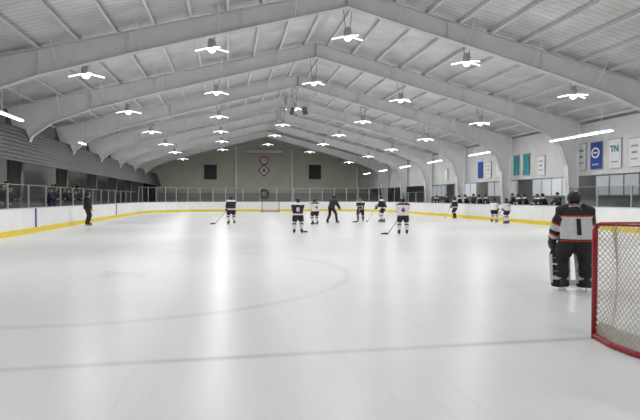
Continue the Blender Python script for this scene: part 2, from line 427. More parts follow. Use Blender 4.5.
# ------------------------------------------------------------ boards and glass
def sweep(path_in, path_out, z0, z1):
    b = MB(); n = len(path_in)
    for (p, q) in zip(path_in, path_out):
        for x, y, z in ((p[0],p[1],z0),(q[0],q[1],z0),(q[0],q[1],z1),(p[0],p[1],z1)): b.v.append(V(x,y,z))
    for i in range(n-1):
        for a in range(4):
            c = (a+1)%4; b.face((i*4+a, (i+1)*4+a, (i+1)*4+c, i*4+c))
    b.face((0,1,2,3)); e=(n-1)*4; b.face((e+3,e+2,e+1,e)); return b
boards = thing('rink_boards', 'white dasher boards with yellow kickplate running round the ice', 'rink boards', (CX, YE, 0))
def bchild(mb, name, m):
    mb.v = [p - V(CX,YE,0) for p in mb.v]; return mb.build(name, m, boards)
bchild(sweep(rink_path(.06), rink_path(.16), .0, 1.05), 'board_panel', M_board)
bchild(sweep(rink_path(.03), rink_path(.0595), .0, .22), 'kickplate', M_yellow)
bchild(sweep(rink_path(.04), rink_path(.20), 1.05, 1.09), 'cap_rail', M_cap)
for px in (37, 117):
    p = at_x(px, 220, XL)
    b = MB(); b.box(XL-.0595, XL-.02, p.y-.06, p.y+.06, .23, 1.05)
    o = bchild(b, 'gate_edge', M_bluegate); o['label'] = 'dark blue gate edge'
def glass_unit(name_label, group, L, h):
    root = thing('glass_screen', name_label, 'glass screen', (0,0,0), 0, group)
    MB().box(.05, L-.05, -.006, .006, .0, h).build('pane', M_glass, root)
    MB().box(-.03, .03, -.03, .03, .0, h+.02).build('post', M_alu, root)
    MB().box(.05, L-.05, -.012, .012, h-.005, h+.015).build('top_rail', M_alu, root)
    return root
pL = None; y = 14.0; L = 2.3
while y < YE-RC-L:
    if pL is None: pL = glass_unit('clear glass pane with aluminium post on top of the left boards', 'glass panes above the left boards', L, .95); pL.location=(XL-.12,y,1.09); pL.rotation_euler=(0,0,PI/2)
    else: dup(pL, (XL-.12, y, 1.09))
    y += L
pR = None
for y in [15+L*i for i in range(5)] + [48+L*i for i in range(3)]:
    if pR is None: pR = glass_unit('clear glass pane with aluminium post on top of the right boards', 'glass panes above the right boards', L, .95); pR.location=(XR+.12,y,1.09); pR.rotation_euler=(0,0,PI/2)
    else: dup(pR, (XR+.12, y, 1.09))
pe = rink_path(.12, step=9)
ends = [q for q in pe if q[1] >= YE-RC-.3]
for a, c in zip(ends[:-1], ends[1:]):
    d = math.dist(a, c)
    if d < .3: continue
    u = glass_unit('tall clear glass pane above the far end boards', 'glass panes round the far end', d, 1.5)
    u.location = (a[0], a[1], 1.09); u.rotation_euler = (0,0,math.atan2(c[1]-a[1], c[0]-a[0]))

bl = thing('bleacher', 'grey stepped spectator stand behind the left boards and glass', 'bleacher', (XBL, 14, -.016))
for i in range(4):
    MB().box(-.9*(i+1), -.9*i-.002, 0, 46, 0, .38*(i+1)).build('tier', M_concrete, bl)
    if i < 3: MB().box(-.9*(i+1)+.02, -.9*(i+1)+.30, .1, 45.9, .38*(i+1)+.001, .38*(i+1)+.05).build('bench_plank', M_greyc, bl)
wk = thing('walkway_platform', 'raised grey walkway right behind the left glass', 'platform', (XL-.25, 16, -.016))
MB().box(-1.05, 0, 0, 40, 0, .42).build('deck', M_concrete, wk); MB().box(-.04, 0, 0, 40, .4201, .44).build('edge', M_alu, wk)
pf = thing('bench_platform', 'low raised platform under the players behind the right boards', 'platform', (XR+.25, 18, -.016))
MB().box(0, 1.45, 0, 44, 0, .18).build('deck', M_concrete, pf); MB().box(-.0, .04, 0, 44, .1801, .2).build('edge', M_alu, pf)

# ------------------------------------------------------------ goals
def goal(name_label, loc, rz, cell, string):
    root = thing('hockey_goal', name_label, 'hockey goal', loc, rz)
    W = .915; Hh = 1.22; r = .029
    MB().path([(-W,0,.0),(-W,0,Hh-.06),(-W+.02,0,Hh-.02),(-W+.06,0,Hh),(W-.06,0,Hh),(W-.02,0,Hh-.02),(W,0,Hh-.06),(W,0,.0)], [r,r,r,r*.8,r*.8,r,r,r], 12).build('goal_frame', M_redpaint, root, smooth=True)
    def curve(wx, dep, z, n=48):
        pts = []
        R = min(.45, dep*.8)
        raw = [(-W,0),(-wx,-dep*.35)]
        for i in range(9):
            a = PI + PI/2*i/8; raw.append((-wx+R+R*math.cos(a), -dep+R+R*math.sin(a)))
        raw += [(-x, y) for x, y in reversed(raw)]
        ds = [0]
        for a, c in zip(raw[:-1], raw[1:]): ds.append(ds[-1]+math.dist(a, c))
        for i in range(n+1):
            t = ds[-1]*i/n; j = max(k for k in range(len(ds)) if ds[k] <= t+1e-9); j = min(j, len(raw)-2)
            q = (t-ds[j])/(ds[j+1]-ds[j]+1e-9); pts.append(V(raw[j][0]+(raw[j+1][0]-raw[j][0])*q, raw[j][1]+(raw[j+1][1]-raw[j][1])*q, z))
        return pts
    nU = int(round(3.9/cell/2))*2; nV = int(round(1.3/cell))
    cb = curve(1.0, 1.12, .03, nU); ct = curve(.80, .52, Hh, nU)
    MB().path(cb, .028, 8).build('base_frame', M_redpaint, root, smooth=True)
    MB().path(ct, .012, 8).build('top_frame', M_redpaint, root, smooth=True)
    b = MB()
    def P(i, j):
        t = j/nV; p = cb[i].lerp(ct[i], t); sag = .06*math.sin(PI*t)
        c = V(0,-.2,p.z); d = (c-p); d.z = 0
        return p + d.normalized()*sag*min(1, min(i, nU-i)/6)
    for i in range(nU):
        for j in range(nV):
            if (i+j) % 2 == 0: b.path([P(i,j), P(i+1,j+1)], string, 3, False)
            else: b.path([P(i+1,j), P(i,j+1)], string, 3, False)
    nT = int(round(.5/cell))
    def Q(i, j):
        a = V(max(-W, min(W, ct[i].x*1.14)), 0, Hh); return ct[i].lerp(a, j/nT)
    for i in range(2, nU-2):
        for j in range(nT):
            if (i+j) % 2 == 0: b.path([Q(i,j), Q(i+1,j+1)], string, 3, False)
            else: b.path([Q(i+1,j), Q(i,j+1)], string, 3, False)
    b.build('net', M_net, root)
    b = MB(); n0 = len(cb)
    for i in range(n0):
        p = cb[i]; q = p.lerp(ct[i], .13); c = (V(0,-.3,0)-p); c.z = 0; c = c.normalized()*.05
        b.v += [p+c*.2+V(0,0,.0), q+c]
    for i in range(n0-1): b.face((2*i, 2*i+2, 2*i+3, 2*i+1))
    b.build('skirt', M_skirt, root)
    MB().path([(-.92,-.02,.03),(-.5,-.45,.03),(0,-.62,.03),(.5,-.45,.03),(.92,-.02,.03)], .018, 6).build('inner_brace', M_redpaint, root)
    return root
goal('red-framed goal with off-white tan netting close to the camera at right', (GXN, GY, 0), 0, .033, .0052)
fg = at_z(271, 212.2)
goal('small far-off goal in front of the far end boards', (fg.x, GY+54.3, 0), PI, .1, .006)

# ------------------------------------------------------------ people
def ik(a, b, l1, l2, pole):
    d = b-a; L = d.length; n = d.normalized(); mx = (l1+l2)*.995
    if L > mx: L = mx; b = a+n*L
    L = max(L, abs(l1-l2)+.02)
    x = (l1*l1-l2*l2+L*L)/(2*L); h = math.sqrt(max(l1*l1-x*x, 0))
    p = pole-n*pole.dot(n); p.normalize()
    return a+n*x+p*h, b
def make_pose(H, lean=10, bend=.4, spread=.085, hands=None, sk=.045, step=0., side=0., look=(0,0)):
    J = {}; lean = math.radians(lean)
    hz = .525-.075*bend+sk; hc = V(side*.02, -.09*bend, hz)
    for s in (-1, 1):
        J['hip',s] = hc+V(s*.055,0,0); an = V(s*spread, s*step, .045+sk)
        J['knee',s], J['ank',s] = ik(J['hip',s], an, .245, .245, V(s*.25,1,0))
    d = V(side*.05, math.sin(lean), math.cos(lean)).normalized()
    J['pel'] = hc; J['chest'] = hc+d*.19; J['neck'] = hc+d*.285
    J['head'] = J['neck']+V(0,.025+.02*math.sin(lean),.085)
    for s in (-1, 1):
        J['sh',s] = J['neck']+V(s*.112,0,-.035)-d*.01
        h = Vector((hands or {}).get(s, (s*.17,.03,.47)))
        J['elb',s], J['hand',s] = ik(J['sh',s], h, .165, .15, V(s*.8,-.7,-.5))
    J = {k: v*H for k, v in J.items()}; J['look'] = look; J['H'] = H; J['sk'] = sk*H
    return J
def hand(mb, pos, fore, sdir, k, r=1.0):
    """palm with four curled fingers round the axis sdir, plus a thumb"""
    s = sdir.normalized(); f = (fore-s*fore.dot(s)).normalized(); w = s.cross(f)
    mb.ball(pos - f*.022*k, (.05*k*r,.05*k*r,.05*k*r), 10, 6)
    for i in range(4):
        c = pos + s*((i-1.5)*.024*k*r); ln = (.8,.95,1.,.85)[i]
        pts = [c + (f*math.cos(a) + w*math.sin(a))*(.034*k*r) for a in (PI*.95, PI*.55, PI*.2, -PI*.15*ln, -PI*.5*ln)]
        mb.path(pts, [.014*k*r,.0145*k*r,.0135*k*r,.012*k*r,.009*k*r], 6)
    c = pos + s*(-.05*k*r)
    mb.path([pos-f*.035*k*r-s*.03*k*r, c-w*.03*k*r, c+f*.02*k*r-w*.028*k*r, c+f*.034*k*r+w*.0*k], [.015*k*r,.015*k*r,.014*k*r,.010*k*r], 6)
def seg_t(p, a, b):
    d = b-a; t = (p-a).dot(d)/d.dot(d); q = a+d*max(0,min(1,t)); return t, (p-q).length
def person(label, loc, rz, J, kind='hockey', jersey='white', group=None, number=None, helmet=M_blackpl, pantsm=M_black, sockm=(0,1), bulk=1.0,
           stick=None, coatm=None, legm=None, vox=.0125, name='person', hairm=None, sticklabel=None, hat=None, numcol=None):
    H = J['H']; root = thing(name, label, 'person', loc, rz, group)
    SD = stick['dir'] if stick else V(0,.6,-.6)
    hk = kind in ('hockey','goalie','ref')
    b = MB(); hc = J['head']
    look = Matrix.Rotation(J['look'][0], 4, 'Z') @ Matrix.Rotation(J['look'][1], 4, 'X')
    L3 = look.to_3x3()
    def hp(x,y,z): return hc + L3 @ V(x*H,y*H,z*H)
    b.ball(hp(0,-.004,.012), (.046*H,.056*H,.055*H), 14, 10, L3); b.ball(hp(0,.018,-.025), (.036*H,.037*H,.042*H), 12, 8, L3)
    b.ball(hp(0,.058,-.008), (.009*H,.014*H,.012*H), 8, 6, L3)
    for s in (-1,1): b.ball(hp(s*.047,-.004,-.004), (.008*H,.013*H,.02*H), 8, 6, L3)
    b.path([J['neck']-V(0,0,.03*H), hc-V(0,.01*H,.03*H)], [.036*H,.032*H], 10)
    b.path([J['pel']-V(0,0,.03*H), J['pel'].lerp(J['chest'],.5), J['chest'], J['neck']], [(.085*H,.06*H),(.078*H,.055*H),(.095*H,.062*H),(.05*H,.04*H)], 14)
    for s in (-1,1):
        b.path([J['neck']-V(0,0,.02*H), J['sh',s], J['elb',s], J['hand',s]], [.038*H,.038*H,.027*H,.018*H], 10)
        b.path([J['hip',s]+V(0,0,.03*H), J['knee',s], J['ank',s]], [.056*H,.038*H,.024*H], 10)
        b.ball(J['ank',s]+V(0,.045*H,-.02*H), (.026*H,.075*H,.022*H), 10, 6)
    me = remeshed(b, 'body', vox*H, 3)
    x = MB(); x.cur = 0
    if not hk:
        for s in (-1,1): hand(x, J['hand',s]+ (J['hand',s]-J['elb',s]).normalized()*.02*H, (J['hand',s]-J['elb',s]), SD, .55*H)
    x.cur = 1
    for s in (-1,1): x.ball(hp(s*.018,.049,.008), (.0075*H,.004*H,.005*H), 8, 6, L3)
    x.cur = 2; x.ball(hp(0,.053,-.036), (.015*H,.004*H,.0045*H), 8, 6, L3)
    bm = bmesh.new(); bm.from_mesh(me); bm.from_mesh(x.mesh('x')); bm.to_mesh(me); bm.free()
    me.polygons.foreach_set('use_smooth', [True]*len(me.polygons))
    link('body', me, [M_skin, M_eye, M_lip], root)
    # --- top garment
    if kind == 'hockey': bulk = 1.16
    g = MB(); B = bulk if hk else .9*bulk
    up = (J['neck']-J['pel']).normalized()
    hem = J['pel'] - up*.055*H + V(0,.005*H,0)
    if kind == 'civil' or kind == 'ref': hem = J['pel'] - up*.05*H
    g.path([hem, J['pel'].lerp(J['chest'],.45), J['chest'], J['chest'].lerp(J['neck'],.55), J['neck']+up*.008*H],
           [(.125*H*B,.100*H*B),(.122*H*B,.094*H*B),(.128*H*B,.09*H*B),(.115*H*B,.08*H*B),(.05*H,.047*H)], 18)
    for s in (-1,1):
        wr = J['elb',s].lerp(J['hand',s], .82)
        g.path([J['chest'].lerp(J['neck'],.7)+V(s*.05*H,0,0), J['sh',s]+V(s*.01*H,0,.0), J['sh',s].lerp(J['elb',s],.5), J['elb',s], wr],
               [.068*H*B,.066*H*B,.058*H*B,.053*H*B,.043*H*B], 12)
    jm = remeshed(g, 'jersey', vox*H, 3)
    hz = hem.z; nz = J['neck'].z
    idx = []
    for p in jm.polygons:
        c = p.center; rel = (c.z-hz)/(nz-hz); i = 0; arm = False; tt = 0; dt = 9; du = 9; ut = 0
        for s in (-1,1):
            t, d = seg_t(c, J['elb',s], J['hand',s])
            if d < dt: dt, tt = d, t
            t2, d2 = seg_t(c, J['sh',s], J['elb',s])
            if d2 < du: du, ut = d2, t2
        _, ds = seg_t(c, J['pel'], J['chest'])
        arm = tt > .02 and dt < .075*H*B and dt < ds-.02*H
        upper = (not arm) and ut > .15 and du < ds-.045*H
        if jersey == 'white':
            if arm: i = 1 if .40<tt<.54 else 2 if .54<=tt<.6 else 0
            elif upper: i = 0
            elif rel > .93: i = 1
            elif rel > .90: i = 2
            elif rel < .05: i = 1
            elif rel < .09: i = 2
        elif jersey == 'goalie':
            if arm: i = 2 if .28<tt<.40 else 0 if .40<=tt<.66 else 1
            elif upper: i = 1 if ut < .62 else 2 if ut < .72 else 0
            elif rel > .80: i = 1
            elif rel > .755: i = 2
            elif rel < .04: i = 1
            elif rel < .09: i = 2
            elif rel < .12: i = 1
        elif jersey == 'dark':
            if arm: i = 1 if .25<tt<.5 else 2 if .5<=tt<.6 else 0
            elif rel > .92: i = 1
            elif .08 < rel < .20: i = 1
            elif .20 <= rel < .24: i = 2
        idx.append(i)
    jm.polygons.foreach_set('material_index', idx)
    mats = {'white':[M_white,M_black,M_red], 'goalie':[M_gwhite,M_black,M_red], 'dark':[M_black,M_white,M_red], 'plain':[coatm or M_black]}[jersey]
    jo = link({'hockey':'jersey','goalie':'jersey','ref':'shirt','civil':'jacket'}[kind], jm, mats, root)
    if number:
        bvh = BVHTree.FromPolygons([v.co for v in jm.vertices], [p.vertices for p in jm.polygons])
        tm = text_mesh(number, (.205 if kind == 'goalie' else .155)*H)
        bm = bmesh.new(); bm.from_mesh(tm); bmesh.ops.triangulate(bm, faces=bm.faces); bmesh.ops.subdivide_edges(bm, edges=bm.edges, cuts=3, use_grid_fill=True)
        zc = hz + (nz-hz)*(.45 if kind == 'goalie' else .52); xc = J['chest'].x
        for v in bm.verts:
            px_, pz_ = v.co.x*1.2+xc, v.co.y+zc
            h = bvh.ray_cast(V(px_,-3,pz_), V(0,1,0))
            v.co = V(px_, (h[0].y if h[0] else J['chest'].y-.1*H)-.008*H, pz_)
        bm.to_mesh(tm); bm.free()
        link('number', tm, [numcol or (M_white if jersey == 'dark' else M_black)], jo)
    # --- trousers
    t = MB(); pk = 1.14 if kind == 'goalie' else 1.06
    if kind in ('hockey','goalie'):
        t.path([J['pel']+up*.05*H, J['pel']-V(0,0,.04*H)], [(.100*H*pk,.080*H*pk),(.115*H*pk,.095*H*pk)], 16)
        for s in (-1,1):
            t.path([J['hip',s]+V(0,0,.01*H), J['hip',s].lerp(J['knee',s],.5), J['hip',s].lerp(J['knee',s],.86)], [.078*H*pk,.078*H*pk,.068*H*pk], 12)
        link('hockey_pants', remeshed(t, 'hockey_pants', vox*H, 3), pantsm, root)
    else:
        t.path([J['pel']+up*.03*H, J['pel']-V(0,0,.04*H)], [(.092*H,.07*H),(.09*H,.072*H)], 16)
        for s in (-1,1):
            t.path([J['hip',s]+V(0,0,.01*H), J['knee',s], J['knee',s].lerp(J['ank',s],.5), J['ank',s]+V(0,0,.0)], [.066*H,.05*H,.045*H,.04*H], 12)
        link('trousers', remeshed(t, 'trousers', vox*H, 3), legm or pantsm, root)
    # --- socks
    if kind == 'hockey':
        for s in (-1,1):
            q = MB(); A, Z = J['hip',s].lerp(J['knee',s],.82), J['ank',s]+V(0,0,.02*H)
            pts = [A, J['knee',s]+V(0,.008*H,0)] + [J['knee',s].lerp(Z, u) for u in (.22,.36,.5,.62,.8,1)]
            rad = [.056*H,.06*H,.055*H,.055*H,.055*H,.052*H,.044*H,.035*H]
            q.path(pts, rad, 12)
            o = q.build('sock', [M_white, M_black, M_red], root, smooth=True)
            ii = []
            for p in o.data.polygons:
                tpar, _ = seg_t(p.center, J['knee',s], Z)
                a, c = sockm
                ii.append(c if .22 < tpar < .36 else a)
            o.data.polygons.foreach_set('material_index', ii)
    # --- feet
    for s in (-1,1):
        an = J['ank',s]
        q = MB()
        yaw = Matrix.Rotation(-s*.2, 3, 'Z')
        q.path([an+V(0,-.01*H,.05*H), an+V(0,-.008*H,0), an+V(0,-.005*H,-.03*H)], [.037*H,.035*H,.034*H], 10)
        q.path([an+yaw@V(0,-.03*H,-.024*H), an+yaw@V(0,.03*H,-.022*H), an+yaw@V(0,.085*H,-.028*H), an+yaw@V(0,.105*H,-.03*H)], [.03*H,.033*H,.028*H,.016*H], 10)
        if hk:
            o = link('skate', remeshed(q, 'skate', .009*H, 2), M_blackpl, root)
            e = MB(); T = Matrix.Translation(an) @ yaw.to_4x4()
            z0 = -an.z; e.box(-.0025*H*1.5,.0025*H*1.5,-.06*H,.11*H,z0+.001,z0+.03*H,T)
            e.box(-.008*H,.008*H,-.05*H,-.015*H,z0+.03*H,-.045*H,T); e.box(-.008*H,.008*H,.04*H,.085*H,z0+.03*H,-.045*H,T)
            e.build('blade', M_blade, o)
        else:
            for v in q.v:
                if v.z < an.z-.04*H: v.z = an.z-.045*H-J['sk'] 
            link('shoe', remeshed(q, 'shoe', .009*H, 1), M_blackpl, root)
    # --- gloves
    if kind in ('hockey','ref'):
        for s in (-1,1):
            q = MB(); fd = (J['hand',s]-J['elb',s]).normalized(); hp_ = J['hand',s]
            if kind == 'hockey':
                q.path([hp_-fd*.075*H, hp_-fd*.03*H, hp_-fd*.0*H], [.045*H,.039*H,.036*H], 10)
                hand(q, hp_+fd*.0*H, fd, SD if stick and s in stick['hands'] else V(0,.5,-.7), .95*H)
                q.build('glove', M_blackpl, root, smooth=True)
            else:
                q.path([hp_-fd*.04*H, hp_], [.022*H,.024*H], 8); hand(q, hp_+fd*.02*H, fd, V(0,.7,-.5), .6*H)
                q.build('hand', M_skin, root, smooth=True)
    # --- head cover
    if hk:
        q = MB(); q.ball((0,0,0), (.066*H,.080*H,.074*H), 20, 14)
        me = q.mesh('helmet'); bm = bmesh.new(); bm.from_mesh(me)
        dl = [f for f in bm.faces if (f.calc_center_median().y > .022*H and f.calc_center_median().z < .026*H) or f.calc_center_median().z < -.055*H]
        bmesh.ops.delete(bm, geom=dl, context='FACES')
        for v in bm.verts: v.co = hc + L3 @ (v.co+V(0,-.004*H,.012*H))
        bm.to_mesh(me); bm.free()
        me = evaluated(me, [('SOLIDIFY', dict(thickness=.006*H)), ('SUBSURF', dict(levels=1, render_levels=1))]); me.polygons.foreach_set('use_smooth', [True]*len(me.polygons))
        ho = link('helmet', me, helmet, root)
        if kind != 'ref':
            q = MB()
            for z in (-.05,-.03,-.01,.01):
                q.path([hp(.05*math.sin(a), .012+.066*math.cos(a), z) for a in (-1.35,-.8,-.3,.3,.8,1.35)], .0022*H, 4)
            for a in (-.9,-.45,0,.45,.9):
                q.path([hp(.05*math.sin(a), .012+.066*math.cos(a), z) for z in (-.06,-.03,.0,.03)], .0022*H, 4)
            q.build('cage', M_blade, ho)
    elif hat is not None:
        q = MB(); q.path([hp(0,-.006,.018), hp(0,-.006,.045), hp(0,-.008,.07), hp(0,-.008,.085)], [(.052*H,.062*H),(.051*H,.06*H),(.038*H,.045*H),(.012*H,.014*H)], 14)
        q.build('knit_hat', hat, root, smooth=True)
    else:
        q = MB(); q.ball((0,0,0), (.053*H,.064*H,.064*H), 16, 12)
        me = q.mesh('hair'); bm = bmesh.new(); bm.from_mesh(me)
        dl = [f for f in bm.faces if (f.calc_center_median().y > .012*H and f.calc_center_median().z < .026*H) or f.calc_center_median().z < -.045*H]
        bmesh.ops.delete(bm, geom=dl, context='FACES')
        for v in bm.verts: v.co = hc + L3 @ (v.co+V(0,-.006*H,.01*H))
        bm.to_mesh(me); bm.free(); me.polygons.foreach_set('use_smooth', [True]*len(me.polygons))
        link('hair', me, hairm or M_hair, root)
    # --- stick (a thing of its own)
    if stick:
        heel, topp = stick['heel'], stick['top']
        MW = Matrix.Translation(Vector(loc)) @ Matrix.Rotation(rz, 4, 'Z')
        so = thing('hockey_stick', sticklabel or label.split(' ')[0]+' stick', 'hockey stick', MW @ heel, rz)
        b0 = MB(); d = (topp-heel).normalized()
        b0.path([V(0,0,.012), (topp-heel)+d*.06*H], [(.016,.011),(.016,.011)], 8); b0.build('shaft', stick.get('mat', M_wood), so)
        MB().path([(topp-heel)-d*.08*H, (topp-heel)+d*.07*H], .018, 8).build('grip', M_white, so)
        e = stick['bd']; b1 = MB(); n = V(-e.y, e.x, 0)
        a, c = V(0,0,0)-e*.02, e*.27+n*.02
        b1.prism([a+V(0,0,.0), a.lerp(c,.5)-n*.008, c, c+V(0,0,.05), a.lerp(c,.5)-n*.008+V(0,0,.07), a+V(0,0,.075)], n*.012)
        b1.build('stick_blade', M_blackpl, so)
    return root

def stick_pose(H, top, heel, frac=.24, tops=-1, bd=None, one=False, mat_=M_wood):
    t = V(*top); h = V(*heel); low = t.lerp(h, frac)
    hands = {tops: t, -tops: low}
    if one: hands = {tops: t}
    st = dict(top=t*H, heel=h*H, dir=(h-t).normalized(), bd=bd or V(.9,.4,0).normalized(), hands=[tops] if one else [-1,1], mat=mat_)
    return hands, st

def player(label, px, py, H, rz, jersey, top, heel, frac=.24, tops=-1, lean=14, bend=.5, number=None, one=False, spread=.1, step=0., kind='hockey', sockm=(0,1), helmet=M_blackpl, sl='', loc=None, bd=None):
    hands, st = stick_pose(H, top, heel, frac, tops, bd, one)
    J = make_pose(H, lean, bend, spread, hands, step=step)
    st['top'] = J['hand',tops].copy(); st['dir'] = (st['heel']-st['top']).normalized()
    p = loc or at_z(px, py)
    return person(label, p, rz, J, kind, jersey, None, number, helmet, sockm=sockm, stick=st, sticklabel=sl)

# ---- players on the ice
player('player in white jersey number 6 seen from behind, stick reaching out to the left', 403, 235, 1.55, -.25, 'white', (.02,.2,.60), (-.40,.02,.01), .22, 1, 12, .4, '6', sl='stick reaching to the left of the white jersey skater number 6', bd=V(-.9,.1,0).normalized())
player('player in dark jersey number 8 with white socks, standing upright seen from behind', 298, 234, 1.53, -.12, 'dark', (-.02,.2,.60), (.12,.48,.01), .22, -1, 10, .35, '8', sl='stick held in front of the dark jersey skater number 8')
player('player in dark jersey at left of the group with stick reaching left', 231.5, 224.5, 1.65, .3, 'dark', (.0,.19,.60), (-.50,.30,.01), .22, 1, 14, .45, None, sl='stick of the leftmost skater, stretched out to the left', bd=V(-.95,.2,0).normalized())
player('player in white jersey beside the official in black', 315, 225, 1.52, .3, 'white', (.0,.2,.58), (.2,.5,.01), .22, -1, 16, .5, '4', sl='stick of the white jersey skater beside the official in black')
player('player in dark jersey standing alone between official and crouched skater', 360.5, 222, 1.55, 2.8, 'dark', (.0,.2,.58), (.1,.5,.01), .22, -1, 12, .5, None, sockm=(1,0), sl='stick of the dark skater standing alone')
player('player in dark jersey bent forward with stick on the ice', 382.5, 222.5, 1.72, 1.2, 'dark', (.0,.22,.58), (.15,.55,.01), .22, -1, 20, .6, None, sockm=(0,1), sl='stick of the bent forward dark skater', step=.06)
J = make_pose(1.72, 24, .45, .12, {1:(.24,.15,.48), -1:(-.14,.25,.50)}, step=.11)
person('official in black leaning over mid-stride with arms out in the middle of the players', at_z(332, 223.5), -.9, J, 'ref', 'plain', legm=M_black, coatm=M_black)
J = make_pose(1.78, 3, .15, .075, {1:(.12,.08,.50), -1:(-.12,.08,.50)})
person('official in black standing alone against the left boards', at_z(87.5, 226), -1.0, J, 'ref', 'plain', legm=M_black, coatm=M_black)
# by the right boards
player('player in white jersey near the right boards, left one of two', 494, 222.6, 1.5, -1.0, 'white', (.0,.2,.6), (.2,.48,.01), .22, -1, 8, .3, None, sl='stick of the left white skater near the bench')
player('player in white jersey near the right boards, right one of two', 507, 224, 1.5, .6, 'white', (.0,.2,.6), (-.05,.48,.01), .22, -1, 8, .3, '9', sl='stick of the right white skater near the bench')
player('player in dark jersey skating beside the right boards, farthest along the bench', 455, 218.5, 1.55, .9, 'dark', (.0,.2,.6), (.1,.48,.01), .22, -1, 12, .4, None, sockm=(1,0), sl='stick of the dark skater along the right boards')

# ---- goalie
def goalie():
    H = 1.67; p = at_z(574.5, 291); RZ = -.36
    hands = {-1: V(-.175,.14,.47), 1: V(.17,.17,.47)}
    J = make_pose(H, 16, .60, .105, hands, look=(.1,-.12))
    root = person('goalkeeper in white jersey with black shoulders and number 1, back turned beside the near goal', p, RZ, J, 'goalie', 'goalie', None, '1', M_blackpl, bulk=1.20, vox=.0105)
    for s in (-1,1):
        a = J['ank',s]; kn = J['knee',s]; top = kn + (J['hip',s]-kn)*.34 + V(0,.06*H,.05*H)
        b = MB()
        pts = [a+V(s*.012*H,.075*H,-.055*H), a+V(s*.012*H,.055*H,.0), a.lerp(kn,.5)+V(s*.012*H,.045*H,0), kn+V(s*.012*H,.035*H,0), top]
        rad = [(.084*H,.036*H),(.094*H,.05*H),(.098*H,.056*H),(.100*H,.058*H),(.088*H,.032*H)]
        b.path(pts, rad, 16)
        me = remeshed(b, 'leg_pad', .011, 4)
        ii = []
        for q in me.polygons:
            c = q.center; zr = (c.z-a.z)/(kn.z-a.z); lx = abs(c.x-a.lerp(kn,max(0,min(1,zr))).x-s*.012*H)
            ii.append(0 if lx > .074*H and -.1 < zr < 1.1 else 0 if .06<zr<.2 else 2 if .2<=zr<.26 else 1)
        me.polygons.foreach_set('material_index', ii)
        pad = link('leg_pad', me, [M_padgrey, M_black, M_red], root)
        for k, u in enumerate((.15,.42,.7,.95)):
            c = a.lerp(kn,u); q = MB(); R = .064*H
            q.path([c+V(R*math.sin(t)*1.3+s*.008*H, .03*H-R*math.cos(t)*1.15, 0) for t in (-1.7,-1.1,-.5,0,.5,1.1,1.7)], [(.006,.014)]*7, 6)
            q.build('strap', [M_padgrey, M_greyc][k % 2], pad)
        q = MB(); q.path([J['hip',s].lerp(kn,.75), kn, a.lerp(kn,.5), a+V(0,0,.03*H)], [.070*H,.066*H,.060*H,.048*H], 12)
        q.build('sock', M_black, root, smooth=True)
    # catching glove
    hp = J['hand',-1]; fd = (hp-J['elb',-1]).normalized()
    q = MB(); q.path([hp-fd*.11*H, hp-fd*.03*H], [.05*H,.046*H], 12)
    q.ball(hp+fd*.02*H, (.042*H,.072*H,.074*H), 12, 8)
    for i in range(4):
        a = -.6+i*.4; q.path([hp+fd*.03*H, hp+fd*(.07*H)+V(0,math.sin(a)*.06*H,math.cos(a)*.06*H-.02*H), hp+fd*.09*H+V(.03*H,math.sin(a)*.08*H,math.cos(a)*.08*H-.02*H)], [.025*H,.023*H,.016*H], 8)
    q.path([hp, hp+V(.04*H,.05*H,.02*H), hp+V(.06*H,.09*H,.05*H)], [.024*H,.022*H,.015*H], 8)
    link('catching_glove', remeshed(q, 'catching_glove', .012, 2), M_blackpl, root)
    # blocker
    hp = J['hand',1]; q = MB(); T = Matrix.Translation(hp) @ Matrix.Rotation(.4, 4, 'X')
    q.box(.03*H,.055*H,-.055*H,.055*H,-.10*H,.12*H,T); q.box(-.02*H,.0301*H,-.03*H,.03*H,-.03*H,.1*H,T)
    bo = q.build('blocker', [M_blackpl], root)
    q = MB(); hand(q, hp, (hp-J['elb',1]), V(0,.5,-.8), .95*H); q.build('glove_fingers', M_blackpl, bo, smooth=True)
    # paddle stick
    MW = Matrix.Translation(p) @ Matrix.Rotation(RZ, 4, 'Z')
    heel = V(.12*H, .36*H, .0)
    so = thing('hockey_stick', 'broad goalkeeper stick held low in front of the goalkeeper', 'hockey stick', MW @ heel, RZ)
    v = hp-heel; d = v.normalized()
    MB().path([d*.02+V(0,0,.03), v*.8], [(.04,.012),(.04,.012)], 8).build('paddle', M_whitepl, so)
    MB().path([v*.8, v+d*.25], [(.014,.011),(.014,.011)], 8).build('shaft', M_wood, so)
    MB().prism([(0,0,0),(-.30,.05,0),(-.30,.05,.08),(0,0,.10)], (0,.014,0)).build('stick_blade', M_whitepl, so)
goalie()

